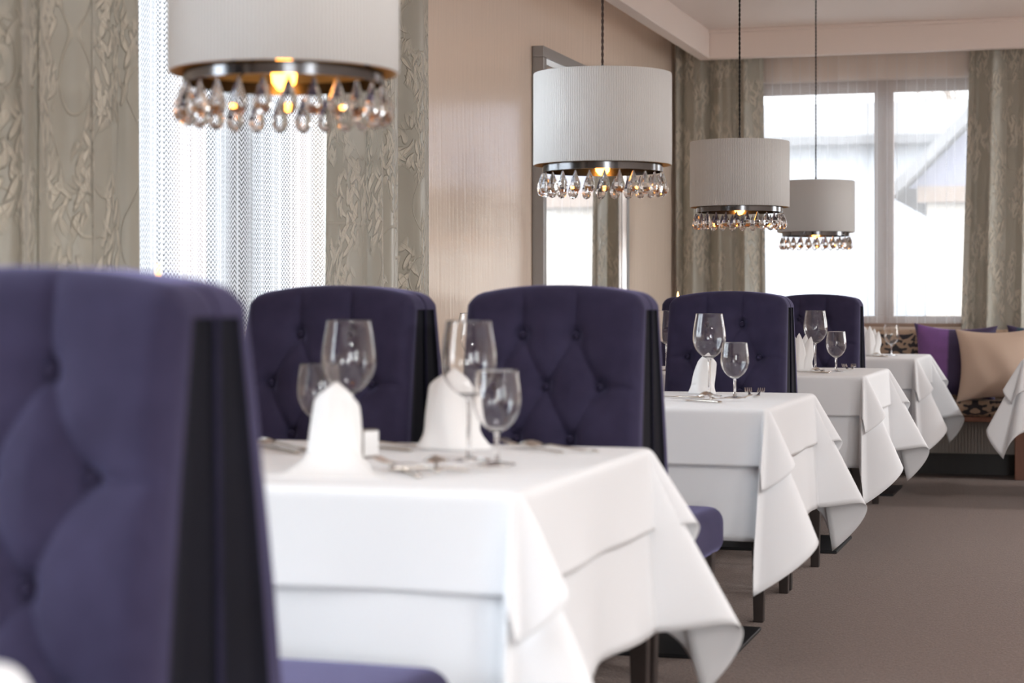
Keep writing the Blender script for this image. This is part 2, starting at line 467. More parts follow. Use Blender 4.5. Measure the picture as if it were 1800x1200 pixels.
window(3, 'x', XL, -1, *left_ops[1], [1.5])
window(4, 'x', XL, -1, *left_ops[2], [-1.9])
window(5, 'y', YE, 1, *end_ops[1], [2.3])
for k, op in enumerate(right_fill_ops): window(6 + k, 'x', XR, 1, *op, [(op[0] + op[1]) / 2])
for k, op in enumerate(rear_fill_ops): window(9 + k, 'y', YB, -1, *op, [(op[0] + op[1]) / 2])

# ------------------------------------------------------------------ curtains
def drape(name, mat, along, plane, top, bot, z0, z1, amp, nf, seed, thick=.004, full=1.6, nx=200, nz=40, drift=.5, sharp=0.0):
    """hanging cloth. along='x'/'y' direction; plane = wall-parallel offset of its middle; top=(a,b) bot=(a,b) extents"""
    rnd = random.Random(seed)
    ks = [(nf, 1.0, rnd.random() * 6.28, rnd.uniform(-drift, drift)), (nf * 1.73 + .3, .38, rnd.random() * 6.28, rnd.uniform(-drift, drift)),
          (nf * .47, .5, rnd.random() * 6.28, rnd.uniform(-drift, drift)), (nf * 3.1, .12, rnd.random() * 6.28, rnd.uniform(-drift, drift))]
    P, UV = [], []
    wid = max(top[1] - top[0], bot[1] - bot[0])
    for i in range(nx + 1):
        u = i / nx; row, ur = [], []
        for j in range(nz + 1):
            w = j / nz; z = z0 + (z1 - z0) * w
            a = bot[0] + (top[0] - bot[0]) * w; b = bot[1] + (top[1] - bot[1]) * w
            d = 0; sh = 0
            for k, am, ph, dr in ks:
                th = 2 * PI * k * u + ph + dr * (1 - w) * 2
                d += am * math.sin(th); sh += am * math.sin(2 * th + .5)
            g = amp * (.75 + .35 * (1 - w))
            pos = a + (b - a) * u + sharp * g * .5 * sh
            off = plane + g * d
            row.append((pos, off, z) if along == 'x' else (off, pos, z))
            ur.append((u * wid * full, z))
        P.append(row); UV.append(ur)
    o = MB().grid(P, uv=UV, flip=(along == 'y')).build(name, mat)
    if thick: solid(o, thick)
    return o
DZ0, DZ1 = .02, 2.74
tag(drape('curtain', M['drape'], 'y', -2.42, (3.82, 4.72), (3.82, 4.73), DZ0, DZ1, .046, 3.3, 11, sharp=.7),
    'left grey-green embroidered satin drape at the edge of the photo, behind the nearest chair', 'curtain', 'embroidered drapes')
tag(drape('curtain', M['drape'], 'y', -2.42, (6.17, 7.05), (6.17, 7.08), DZ0, DZ1, .046, 3.2, 5, sharp=.65),
    'embroidered satin drape between the net curtain and the bare beige wall', 'curtain', 'embroidered drapes')
tag(drape('curtain', M['drape'], 'x', 12.405, (-2.55, -1.985), (-2.55, -1.955), DZ0, DZ1, .030, 3.4, 23, sharp=.4),
    'brown embroidered drape in the room corner, left of the end window', 'curtain', 'embroidered drapes')
tag(drape('curtain', M['drape'], 'x', 12.41, (-.685, .12), (-.76, .12), DZ0, DZ1, .030, 4.2, 31, sharp=.4),
    'brown embroidered drape right of the end window, above the beige cushion', 'curtain', 'embroidered drapes')
tag(drape('net_curtain', M['sheer'], 'y', -2.54, (4.5, 6.5), (4.5, 6.5), .03, 2.72, .014, 9, 3, thick=0, full=1.7, nx=360, drift=.12, sharp=.9),
    'white zigzag net curtain over the left window, behind the nearest crystal lamp', 'net curtain', 'net curtains')
tag(drape('net_curtain', M['sheer'], 'x', 12.478, (-2.15, -.55), (-2.15, -.55), .93, 2.72, .010, 8, 9, thick=0, full=1.7, nx=320, drift=.1, sharp=.9),
    'cream net curtain over the end window, behind the patterned bench', 'net curtain', 'net curtains')

# ------------------------------------------------------------------ wall mirror
mr = empty('wall_mirror', (XL, 10.0, 1.4), label='tall wall mirror in a silver grey frame on the beige left wall', cat='mirror')
y0, y1, z0, z1 = -.93, .92, -.95, .912
fb = MB(); fw = .055
fb.box(0.002, .06, y0, y1, z1 - fw, z1); fb.box(0.002, .06, y0, y1, z0, z0 + fw)
fb.box(0.002, .06, y0, y0 + fw, z0 + fw, z1 - fw); fb.box(0.002, .06, y1 - fw, y1, z0 + fw, z1 - fw)
bevel(fb.build('mirror_frame', M['silver'], mr, smooth=False), .003)
ib = MB(); q = .022
a, b_, c, d = y0 + fw, y1 - fw, z0 + fw, z1 - fw
def bev(pa, pb, pc, pd): ib.add([pa, pb, pc, pd], [(0, 1, 2, 3)])
bev((.055, a, d), (.055, b_, d), (.036, b_ - q, d - q), (.036, a + q, d - q))
bev((.055, a, c), (.036, a + q, c + q), (.036, b_ - q, c + q), (.055, b_, c))
bev((.055, a, c), (.055, a, d), (.036, a + q, d - q), (.036, a + q, c + q))
bev((.055, b_, c), (.036, b_ - q, c + q), (.036, b_ - q, d - q), (.055, b_, d))
tag(solid(ib.build('inner_bevel', M['bright'], mr, smooth=False), .002), 'bright polished inner edge')
MB().box(.01, .034, a, b_, c, d).build('mirror_glass', M['mirror'], mr, smooth=False)

# ------------------------------------------------------------------ pendant lamps
LD = .22   # shade radius
LH = .29
def make_lamp():
    root = empty('pendant_lamp')
    N = 96
    b = MB(); b.lathe([(LD - .002, 0), (LD, .003), (LD, LH - .003), (LD - .002, LH)], N)
    for p in b.uv: b.uv[p] = [(u * 1.0, v) for u, v in b.uv[p]]
    sh = b.build('lamp_shade', M['shade'], root)
    b = MB(); b.lathe([(LD - .004, LH), (LD - .004, 0), (LD - .002, 0)], N)
    tag(b.build('shade_lining', M['gold'], sh), 'gold shade lining')
    b = MB(); b.lathe([(.0, LH - .012), (LD - .004, LH - .012)], 64)
    b.build('shade_top', M['shade'], sh)
    # crystal ring
    b = MB(); b.lathe([(.187, -.022), (.191, -.022), (.191, .002), (.187, .002), (.187, -.022)], N)
    b.build('crystal_ring', M['ring'], root, auto=40)
    # bulb
    b = MB(); b.lathe([(0, -.034), (.012, -.031), (.022, -.018), (.024, -.002), (.020, .016), (.012, .034), (.011, .05)], 20)
    bl = b.build('bulb', M['bulb'], root)
    MB().lathe([(0, .045), (.015, .045), (.015, .11), (0, .11)], 16).build('bulb_socket', M['ring'], bl, auto=40)
    b = MB()
    for k in range(3):
        an = 2 * PI * k / 3 + .4
        b.tube([(.012 * math.cos(an), .012 * math.sin(an), .1), (.187 * math.cos(an), .187 * math.sin(an), .001)], .0022, 6)
    b.build('spider_frame', M['ring'], root)
    # drops
    prof = [(0, 0), (.0025, -.004), (.005, -.011), (.0105, -.026), (.0155, -.041), (.0172, -.051), (.0155, -.061), (.0095, -.070), (0, -.0745)]
    b = MB()
    b.lathe([(r, z) for r, z in reversed(prof)], 8, a0=.2)
    drop = b.build('crystal_drop', M['crystal'], root, smooth=False, weld=True)
    nd = 26
    for k in range(nd):
        an = 2 * PI * (k + .35) / nd
        d = drop if k == 0 else drop.copy()
        if k: C.objects.link(d); d.parent = root
        d.location = (.193 * math.cos(an), .193 * math.sin(an), -.024)
        d.rotation_euler = (0, 0, an)
    b = MB(); b.lathe([(0, LH + .03), (.004, LH + .03), (.012, LH - .01), (0, LH - .01)][::-1], 12)
    b.build('cord_grip', M['ring'], root, auto=40)
    return root
def twisted_cord(L):
    b = MB()
    for s in (0, 1):
        pts = []
        n = int(L / .006)
        for i in range(n + 1):
            a = i * .9 + s * PI
            pts.append((.0022 * math.cos(a), .0022 * math.sin(a), L * i / n))
        b.tube(pts, .0026, 5)
    return b
lampZ = [1.498, 1.496, 1.483, 1.461]
lamplab = ['largest crystal-fringed drum lamp with white pleated shade in front of the net curtain',
           'white pleated drum lamp with crystal fringe hanging before the wall mirror',
           'taupe-grey drum lamp with crystal fringe before the brown corner drape',
           'smallest and darkest crystal-fringed drum lamp, before the end window']
lampY = [3.42, 5.97, 8.52, 11.07]
lamp0 = make_lamp()
lamps = []
for i in range(4):
    r = lamp0 if i == 0 else copy_tree(lamp0)
    lamps.append(r)
for i, r in enumerate(lamps):
    r.location = (-1.465, lampY[i], lampZ[i])
    r.rotation_euler = (0, 0, .31 * i)
    tag(r, lamplab[i], 'pendant lamp', 'crystal drum pendant lamps')
    L = ZC - lampZ[i] - LH - .02
    c = twisted_cord(L).build('cord', M['cord_brown'] if i < 2 else M['cord_backlit'], r); c.location = (0, 0, LH + .02)
    MB().lathe([(0, 0), (.04, 0), (.04, .006), (0, .006)][::1], 24).build('ceiling_rose', M['ring'], r, auto=40).location = (0, 0, ZC - lampZ[i] - .0065)

# ------------------------------------------------------------------ chairs
CH = 1.103
def make_chair():
    root = empty('dining_chair')
    wt = .218
    btn = [(z_, x_ - .010) for z_, x_ in [(.983, -.065), (.983, .065), (.862, 0), (.862, -.130), (.862, .130), (.740, -.065), (.740, .065), (.620, 0), (.620, -.130), (.620, .130)]]
    segs = []
    rows = {}
    for z, x in btn: rows.setdefault(z, []).append(x)
    zs = sorted(rows, reverse=True)
    for r in range(len(zs) - 1):
        for x in rows[zs[r]]:
            for x2 in rows[zs[r + 1]]:
                if abs(x - x2) < .1: segs.append((x, zs[r], x2, zs[r + 1]))
    for x in rows[zs[0]]: segs.append((x, zs[0], x * 1.05, 1.14))
    for z in (zs[1], zs[3]):
        segs.append((.120, z, .24, z - .004)); segs.append((-.140, z, -.24, z - .004))
    S = np.array(segs); B = np.array(btn)
    def tuft(x, z):
        d = np.hypot(B[:, 1] - x, B[:, 0] - z).min()
        ax, az, bx, bz = S.T
        t = np.clip(((x - ax) * (bx - ax) + (z - az) * (bz - az)) / ((bx - ax) ** 2 + (bz - az) ** 2), 0, 1)
        dc = np.hypot(x - ax - t * (bx - ax), z - az - t * (bz - az)).min()
        return .024 * math.exp(-(d / .017) ** 2) + .012 * math.exp(-(d / .045) ** 2) + .009 * math.exp(-dc / .007) - .006 * (1 - math.exp(-dc / .05))
    r = .028; e0 = [0, .001, .0035, .007, .012, .018, .024]
    half = wt
    U = [-half + e for e in e0] + list(np.linspace(-half + .036, half - .036, 76)) + [half - e for e in reversed(e0)]
    V = [0, .012, .03] + list(np.linspace(.04, .94, 92)) + [.955, .968, .979, .988, .994, .998, 1.0]
    zb = .42
    def outl(x):
        u = abs(x) / half
        z = CH - .026 * u ** 2.2
        if u > .84: z -= .034 * (1 - math.sqrt(max(0, 1 - ((u - .84) / .16) ** 2)))
        return z
    def yf(z): return -(.088 + .205 * (1.10 - z) + .03 * math.sin(PI * max(0, min(1, (z - .45) / .65))) * .35)
    def yr(z): return -.0015 - .012 * max(0, (.75 - z))
    F, R_ = [], []
    for x in U:
        zt = outl(x); cf, cr = [], []
        for v in V:
            z = zb + (zt - zb) * v
            wz = 1 + .05 * (1.1 - z)
            e = min(half - abs(x), (zt - z) * .9 + .0)
            ins = r - math.sqrt(max(0, r * r - max(0, r - e) ** 2)) if e < r else 0
            fade = min(1, e / r)
            ft = tuft(x, z) if fade > 0 else 0
            cf.append((x * wz, yf(z) + ins + ft * fade, z))
            r2 = .004; ins2 = r2 - math.sqrt(max(0, r2 * r2 - max(0, r2 - e) ** 2)) if e < r2 else 0
            cr.append((x * wz, yr(z) - ins2, z))
        F.append(cf); R_.append(cr)
    b = MB(); b.grid(F); b.grid(R_, flip=True)
    n = 5
    def strip(A, Bp, flip):
        P = [[tuple(a[k] + (c[k] - a[k]) * t / n for k in range(3)) for t in range(n + 1)] for a, c in zip(A, Bp)]
        b.grid(P, flip=flip)
    for A, Bp, fl in ((F[0], R_[0], False), (F[-1], R_[-1], True)):
        b.grid([[tuple(a[k] + (c[k] - a[k]) * t for k in range(3)) for t in (0, .1, .2)] for a, c in zip(A, Bp)], flip=fl)
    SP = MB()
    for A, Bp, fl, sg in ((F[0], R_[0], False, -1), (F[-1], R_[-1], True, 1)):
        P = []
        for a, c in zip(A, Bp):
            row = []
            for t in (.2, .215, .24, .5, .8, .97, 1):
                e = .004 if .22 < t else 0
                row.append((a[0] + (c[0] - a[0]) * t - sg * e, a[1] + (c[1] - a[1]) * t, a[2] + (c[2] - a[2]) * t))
            row += [(c[0], c[1] + .003, c[2]), (c[0] - sg * .03, c[1] + .0052, c[2])]  # dark wrap round the rear edge paints in the shadow between the backs
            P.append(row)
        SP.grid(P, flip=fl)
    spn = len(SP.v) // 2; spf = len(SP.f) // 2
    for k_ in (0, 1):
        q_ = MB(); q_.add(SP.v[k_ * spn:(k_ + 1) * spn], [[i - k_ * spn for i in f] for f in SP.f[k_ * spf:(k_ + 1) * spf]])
        tag(q_.build('side_panel', M['side_dark'], root), 'darker side panel of the back')
    strip([c[-1] for c in F], [c[-1] for c in R_], False)
    strip([c[0] for c in F], [c[0] for c in R_], True)
    back = b.build('backrest', M['velvet'], root, weld=True)
    # piping along the rear edge of the side panels
    bt = MB()
    P = [[(.0105 * math.cos(a) * math.cos(t), .0, .0) for a in (0,)] for t in (0,)]
    prof = [(0, -.006), (.006, -.0045), (.0095, -.001), (.006, .003), (0, .0042)]
    bt.lathe(prof, 14)
    vs = [(x, z, y) for x, y, z in bt.v]; bt.v = [(x, -z if False else z2, y2) for (x, z2, y2), z in zip([(p[0], -p[2], p[1]) for p in [(v[0], v[2], v[1]) for v in vs]], vs)]
    b0 = None
    for z, x in btn:
        o = bt.build('button', M['button'], back) if b0 is None else b0.copy()
        if b0 is not None: C.objects.link(o); o.parent = back
        else: b0 = o
        o.location = (x * (1 + .05 * (1.1 - z)), yf(z) + .0245, z)
        o.rotation_euler = (math.radians(-11), 0, 0)
    # seat
    def warp(p):
        k = (p.y + .3225) / .645         # 0 front .. 1 rear
        p.x *= 1.0 - .11 * k
        p.z += .012 * (1 - (p.x / .25) ** 2) * (1 - (2 * k - 1) ** 2) * (1 if p.z > 0 else 0)
        return p
    MB().rbox((0, -.4775, .43), (.51, .645, .13), .042, 6, warp).build('seat', M['velvet'], root, weld=True)
    bevel(MB().box(-.225, .225, -.74, -.06, .33, .39).build('seat_frame', M['dark_wood'], root, smooth=False), .004)
    def leg(x, y, rake):
        b = MB(); vs = []
        for z, h in ((0, .0165), (.385, .024)):
            yy = y + rake * (1 - z / .385)
            vs += [(x - h, yy - h, z), (x + h, yy - h, z), (x + h, yy + h, z), (x - h, yy + h, z)]
        b.add(vs, [(3, 2, 1, 0), (4, 5, 6, 7), (0, 1, 5, 4), (1, 2, 6, 5), (2, 3, 7, 6), (3, 0, 4, 7)])
        return bevel(b.build('leg', M['dark_wood'], root, smooth=False), .003)
    for x in (-.215, .215): leg(x, -.70, 0.0); leg(x * .93, -.05, .012)
    return root
pairY = [2.07, 4.535, 7.10, 9.63]
ch = make_chair(); used = False
def chair(x, y, rz, label):
    global used
    o = copy_tree(ch) if used else ch
    used = True
    o.location = (x, y, 0); o.rotation_euler = (0, 0, rz)
    return tag(o, label, 'chair', 'tufted purple dining chairs')
seats = []
for (x, row, side, lab) in [
    (-1.19, 0, 'a', 'nearest and largest purple tufted chair, buttoned face towards the viewer'),
    (-1.19, 0, 'b', 'purple chair back to back with the nearest chair, its seat facing the first set table'),
    (-1.21, 1, 'a', 'purple deep-buttoned chair beneath the white lamp, behind the nearest set table on the aisle'),
    (-1.21, 1, 'b', 'purple chair with seat towards the second table, back to back behind the buttoned aisle chair'),
    (-1.782, 1, 'a', 'purple buttoned chair below the net curtain, behind the leftmost glasses'),
    (-1.782, 1, 'b', 'dark chair backing onto the window-side buttoned chair of the nearest set table'),
    (-1.25, 2, 'a', 'purple buttoned chair under the corner drape, behind the second table with its two glasses'),
    (-1.25, 2, 'b', 'chair back to back behind the second table, facing the third table'),
    (-1.268, 3, 'a', 'almost black chair against the end window, behind the third table'),
    (-1.268, 3, 'b', 'almost black chair facing the last table, rim seen behind the chair at the third table'),
    (-1.816, 3, 'a', 'mostly hidden black chair by the corner drape, seen in the gap between two purple chairs')]:
    y = pairY[row] + (-.002 if side == 'a' else .002)
    seats.append((x, y, 0 if side == 'a' else PI, lab))
for s_ in seats: chair(*s_)

# ------------------------------------------------------------------ tables
TX, TA, TB = -1.49, .605, .46
TZ = .75
tabY = [.90, 3.43, 5.95, 8.50, 11.03]
def make_table():
    root = empty('dining_table')
    bevel(MB().box(-TA + .01, TA - .01, -TB + .01, TB - .01, TZ - .032, TZ - .004).build('tabletop', M['dark_wood'], root, smooth=False), .006)
    bevel(MB().box(-.49, .49, -.28, .28, 0, .012).build('base_plate', M['black_metal'], root, smooth=False), .003)
    for x in (-.16, .16):
        bevel(MB().box(x - .035, x + .035, -.035, .035, .012, TZ - .032).build('column', M['black_metal'], root, smooth=False), .003)
    return root
tb = make_table(); tbs = [tb] + [copy_tree(tb) for _ in range(5)]
tlab = ['table at the bottom left corner, only a scrap of its cloth showing', 'nearest fully set table with black base, beside the largest lamp',
        'second set table of the row, black floor plate under its cloth', 'third set table of the row, under the taupe-grey lamp',
        'last table of the row, in front of the purple cushion on the bench', 'table cut off at the right edge before the beige cushion']
tpos = [(TX + .008, tabY[0] + .045)] + [(TX, y) for y in tabY[1:]] + [(.32, 11.03)]
for o, (x, y), lab in zip(tbs, tpos, tlab):
    o.location = (x, y, 0); tag(o, lab, 'table', 'set restaurant tables')

def cloth(name, mat, cx, cy, h, off, corners, seed, ripple=.004, drop_k=.0, nh=20, laps=()):
    """square cloth over a table: corners[k] = (tip_x, tip_y, bulgeA, bulgeB) for corners in order (+x,-y), (+x,+y), (-x,+y), (-x,-y);
    tip = sideways lean of the corner flap per metre of drop"""
    a, b_, r = TA + off, TB + off, .014 + off
    rnd = random.Random(seed)
    m = 26
    # running blends along a strip of length rho
    def AB(rho):
        L = 1.75 * r; n = 14
        if rho <= 0: return 0.0, 0.0
        A = Bv = 0.0; st = min(rho, L) / n
        for i in range(n):
            s = smooth01((i + .5) * st / L)
            A += (1 - s) * st; Bv += s * st
        if rho > L: Bv += rho - L
        return A, Bv
    nrm = [((0, -1), (1, 0)), ((1, 0), (0, 1)), ((0, 1), (-1, 0)), ((-1, 0), (0, -1))]
    pos = [(a, -b_), (a, b_), (-a, b_), (-a, -b_)]
    eps = .055
    def fpath(k, t):
        nA, nB = nrm[k]; tx, ty, bA, bB = corners[k]
        vA = (nA[0] * eps, nA[1] * eps); vB = (nB[0] * eps, nB[1] * eps)
        if t < .5:
            s = t / .5; s2 = smooth01(s); bu = bA * math.sin(PI * s)
            return (vA[0] + (tx - vA[0]) * s2 + nA[0] * bu, vA[1] + (ty - vA[1]) * s2 + nA[1] * bu)
        s = (t - .5) / .5; s2 = smooth01(s); bu = bB * math.sin(PI * s)
        return (tx + (vB[0] - tx) * s2 + nB[0] * bu, ty + (vB[1] - ty) * s2 + nB[1] * bu)
    def hang(base, hv, v, rho):
        A, Bv = AB(rho)
        l = math.sqrt(1 + v[0] ** 2 + v[1] ** 2)
        # lower part droops towards the vertical
        kd = 1.0 - drop_k * (rho / h) ** 2
        return (base[0] + hv[0] * A + v[0] * kd / l * Bv, base[1] + hv[1] * A + v[1] * kd / l * Bv, TZ + off - Bv / l * (1 + (1 - kd) * (l - 1)))
    gr_ = 1.75 * r
    g = [gr_ * i / 8 for i in range(8)] + [gr_ + (h - gr_) * i / nh for i in range(nh + 1)]
    B = MB()
    # top
    nx, ny = 24, 20
    X = [-a + 2 * a * i / nx for i in range(nx + 1)]; Y = [-b_ + 2 * b_ * j / ny for j in range(ny + 1)]
    B.grid([[(x, y, TZ + off) for y in Y] for x in X])
    phs = [rnd.random() * 6.28 for _ in range(8)]
    # side panels
    for k in range(4):
        p0, p1 = pos[k], pos[(k + 1) % 4]; n = nrm[k][1]
        cnt = ny if k % 2 == 0 else nx
        P = []
        for i in range(cnt + 1):
            s = i / cnt; base = (p0[0] + (p1[0] - p0[0]) * s, p0[1] + (p1[1] - p0[1]) * s)
            ln = math.hypot(p1[0] - p0[0], p1[1] - p0[1])
            v0 = fpath(k, 1.0); v1 = fpath((k + 1) % 4, 0.0)
            w0 = math.exp(-(s * ln / .16) ** 2); w1 = math.exp(-((1 - s) * ln / .16) ** 2)
            f = eps * (w0 + w1) + .012
            row = []
            for q in g:
                rp = ripple * math.sin(2 * PI * 2.3 * s * ln + phs[k]) * (q / h) * (1 - max(w0, w1)) * 2
                row.append(hang(base, n, (n[0] * (f + rp / h), n[1] * (f + rp / h)), q))
            P.append(row)
        B.grid(P, flip=True)
    # corners
    for k in range(4):
        nA, nB = nrm[k]; P = []
        for i, p in enumerate(g):
            row = []
            for j, q in enumerate(g):
                rho = math.hypot(p, q); t = math.atan2(q, p) / (PI / 2) if rho > 0 else .5
                hv = (nA[0] * math.cos(t * PI / 2) + nB[0] * math.sin(t * PI / 2), nA[1] * math.cos(t * PI / 2) + nB[1] * math.sin(t * PI / 2))
                v = fpath(k, t)
                v = (v[0] + .012 * hv[0], v[1] + .012 * hv[1])
                row.append(hang(pos[k], hv, v, rho))
            P.append(row)
        B.grid(P)
    # the far side lies on the tucked-in seats
    zs = .516 + off * .5; V2 = []
    for x, y, z in B.v:
        if y > b_ and z < zs:
            k_ = max([smooth01((.30 - abs(x - lx)) / .05) for lx in laps] + [0])
            if k_ > 0:
                e = zs - z; y += e * k_; z += e * k_
        V2.append((x, y, z))
    B.v = V2
    o = B.build(name, mat, weld=True)
    o.location = (cx, cy, 0)
    solid(o, .0018, 1.0)
    return o
HU, HO = .385, .185
# corner leans: (near-right), (far-right), (far-left), (near-left)
base_c = [(.0, -.30, .10, .40), (.14, .12, .40, .12), (-.3, .3, .2, .2), (-.3, -.3, .2, .2)]
vary = [(.0, .0), (.06, .03), (-.02, .0), (.03, .03), (.08, .0), (.0, .0)]
clab = ['white cloth scrap at the bottom left corner of the photo', 'white cloth hanging from the nearest set table, its corner flap curling near the floor',
        'long white cloth of the second table, its pointed corner hanging before a dark leg', 'long white cloth of the third table, two points over the brown carpet',
        'long white cloth of the last table, points hanging by the bench grille', 'white cloth at the right edge with one point hanging before the bench']
olab = ['short white top cloth at the bottom left corner of the photo', 'short white top cloth on the nearest set table, under the cutlery and napkins',
        'short white top cloth on the second table', 'short white top cloth on the third table',
        'short white top cloth on the last table beside the purple cushion', 'short white top cloth on the table cut off at the right edge']
for i, ((x, y), v) in enumerate(zip(tpos, vary)):
    c = [(p[0] + v[0] * (1 if k < 2 else -1), p[1] + v[1], p[2], p[3]) for k, p in enumerate(base_c)]
    if i == 5: c[3] = (-.20, -.08, .38, .15)
    laps = [sx - x for sx, sy, rz_, _l in seats if rz_ == 0 and 0 < sy - y < 1.5 and abs(sx - x) < 1]
    o = cloth('tablecloth', M['linen'], x, y, HU, .003, c, 40 + i, .007, laps=laps)
    tag(o, clab[i], 'tablecloth', 'long white tablecloths')
    c2 = [(p[0] * 1.12, p[1] * 1.12, p[2] + .07, p[3] + .07) for p in c]
    o = cloth('table_topper', M['linen2'], x, y, HO, .009, c2, 60 + i, .003, nh=16)
    tag(o, olab[i], 'tablecloth', 'short white top cloths')
TT = TZ + .0095 + .0018   # surface the settings stand on

# ------------------------------------------------------------------ glassware
def make_glass(big):
    root = empty('wine_glass')
    if big:
        out = [(.004, .118), (.014, .122), (.030, .133), (.0435, .150), (.0512, .170), (.0532, .186), (.0520, .205), (.0485, .230), (.0445, .252), (.0428, .264)]
        st0, st1, fr = .010, .120, .041
    else:
        out = [(.004, .060), (.012, .063), (.025, .072), (.0365, .087), (.0432, .105), (.0445, .118), (.0438, .135), (.0410, .157), (.0388, .174)]
        st0, st1, fr = .009, .062, .034
    # smooth the outline
    def cr(P, n=4):
        R = []
        for i in range(len(P) - 1):
            p0 = P[max(i - 1, 0)]; p1 = P[i]; p2 = P[i + 1]; p3 = P[min(i + 2, len(P) - 1)]
            for k in range(n):
                t = k / n
                R.append(tuple(.5 * (2 * p1[c] + (p2[c] - p0[c]) * t + (2 * p0[c] - 5 * p1[c] + 4 * p2[c] - p3[c]) * t * t + (3 * p1[c] - p0[c] - 3 * p2[c] + p3[c]) * t ** 3) for c in (0, 1)))
        return R + [P[-1]]
    o = cr(out); th = .0011
    inner = [(max(0, r - th), z + (th * 2.5 if i < 6 else 0)) for i, (r, z) in enumerate(o)]
    prof = [(0, o[0][1])] + o + [(o[-1][0] - th / 2, o[-1][1] + .0006)] + inner[::-1] + [(0, inner[0][1])]
    b = MB(); b.lathe(prof, 40); b.build('bowl', M['glass'], root, weld=True)
    b = MB(); b.lathe([(0, st0 - .004), (.0055, st0 - .002), (.0042, st0 + .012), (.0036, (st0 + st1) / 2), (.0040, st1 - .012), (.0062, st1 - .001), (0, st1 + .0005)], 16)
    b.build('stem', M['glass'], root, weld=True)
    b = MB(); b.lathe([(0, 0), (fr, 0), (fr + .0006, .0012), (fr - .002, .0022), (fr * .4, .0048), (.006, st0 - .003), (0, st0 - .002)], 40)
    b.build('foot', M['glass'], root, weld=True)
    return root
gb, gs = make_glass(True), make_glass(False)
gl = [  # big, x, y, label
    (1, -1.12, 3.50, 'large wine glass with a napkin behind it, right of centre on the nearest set table'),
    (0, -1.040, 3.42, 'small wine glass on the nearest set table, rightmost there'),
    (1, -1.375, 3.53, 'large wine glass above the tall folded napkin, left on the nearest set table'),
    (0, -1.49, 3.66, 'small wine glass half hidden by the tall napkin, leftmost on the nearest set table'),
    (1, -1.958, 6.16, 'large wine glass on the second table seen in the gap between the two buttoned chairs'),
    (1, -1.150, 6.12, 'large wine glass on the second table, standing before a white napkin'),
    (0, -1.052, 6.03, 'small wine glass on the second table beside the fork tines'),
    (1, -1.140, 8.60, 'large wine glass on the third table against the black chair'),
    (0, -1.032, 8.46, 'small wine glass on the third table'),
    (1, -1.76, 8.35, 'large wine glass on the third table, only its edge seen between two purple chairs'),
    (0, -1.045, 11.12, 'small wine glass on the last table before the patterned bench back')]
first = {1: True, 0: True}
for big, x, y, lab in gl:
    src = gb if big else gs
    o = src if first[big] else copy_tree(src)
    first[big] = False
    o.location = (x, y, TT); o.rotation_euler = (0, 0, random.random() * 6)
    tag(o, lab, 'wine glass', 'wine glasses on the tables')

# ------------------------------------------------------------------ napkins
def napkin_roll(name, h, w, seed, lean=(0, 0), train=True):
    """upright rolled napkin with rounded cowl and a skirt spreading on the cloth"""
    b = MB(); n, m = 40, 22; P = []
    rnd = random.Random(seed); ph = rnd.random() * 6
    for i in range(n + 1):
        a = -2.6 + 5.2 * i / n
        row = []
        for j in range(m + 1):
            t = j / m
            top = h * (.91 + .09 * math.cos(a * .95))
            z = top * t
            rad = w * (.52 - .14 * t + .13 * math.exp(-(t / .14) ** 2) + .10 * math.sin(PI * t) * math.cos(a * 2 + ph))
            if t > .82: rad *= 1 - .75 * ((t - .82) / .18) ** 2
            rad *= 1 + .07 * math.sin(5 * a + ph + t * 2)
            row.append((rad * math.sin(a) * .95 + lean[0] * t * t * h, -rad * math.cos(a) * .75 + lean[1] * t * t * h, z + .001))
        P.append(row)
    b.grid(P)
    o = b.build(name, M['napkin']); solid(o, .003, -1.0)
    return o
def napkin_train(h):
    b = MB(); P = []
    for i in range(15):
        u = i / 14; row = []
        for j in range(15):
            v = j / 14
            wdt = .052 + .055 * v
            row.append(((u - .5) * 2 * wdt + .02 * v, -.02 - .10 * v, .001 + .06 * (1 - v) ** 2.2 * (1 - .6 * abs(2 * u - 1) ** 2) + .004 * math.sin(u * 9) * v * (1 - v)))
        P.append(row)
    b.grid(P); return b
def napkin_crown(seed, h=.168, w=.082, peaks=5):
    b = MB(); rnd = random.Random(seed)
    for k in range(peaks):
        a0 = (-.75 + 1.5 * k / (peaks - 1)); hh = h * (1 - .16 * abs(a0) + rnd.uniform(-.06, .06)); P = []
        for i in range(9):
            u = i / 8 * 2 - 1; row = []
            for j in range(15):
                t = j / 14
                wd = w * .62 * ((1 - t) ** .75) * (1 - .3 * math.exp(-((t - .25) / .2) ** 2)) + .0008
                cx = w * .75 * math.sin(a0) * (.45 + .75 * t); cy = -.03 * math.cos(a0) + .012 * (k % 2)
                row.append((cx + u * wd, cy + .018 * abs(u) * (1 - t) + .02 * t * t, .001 + hh * t))
            P.append(row)
        b.grid(P)
    o = b.build('napkin', M['napkin']); solid(o, .0025, 0)
    return o
def place(o, x, y, rz, lab, cat, grp):
    o.location = (x, y, TT); o.rotation_euler = (0, 0, rz); return tag(o, lab, cat, grp)
G = 'folded white napkins'
o = napkin_roll('napkin', .158, .105, 1, (.02, 0))
tr = napkin_train(.15).build('napkin_fold', M['napkin'], o); solid(tr, .002, 1.0)
place(o, -1.272, 3.20, .1, 'tall rolled white napkin on the nearest set table, largest napkin in the photo', 'napkin', G)
o = napkin_roll('napkin', .165, .120, 4, (-.02, .0)); place(o, -1.235, 3.76, .3, 'white napkin behind the large right-hand glass on the nearest set table', 'napkin', G)
o = napkin_roll('napkin', .135, .075, 8, (.16, 0)); place(o, -1.20, 6.27, -.2, 'white napkin behind the large glass on the second table', 'napkin', G)
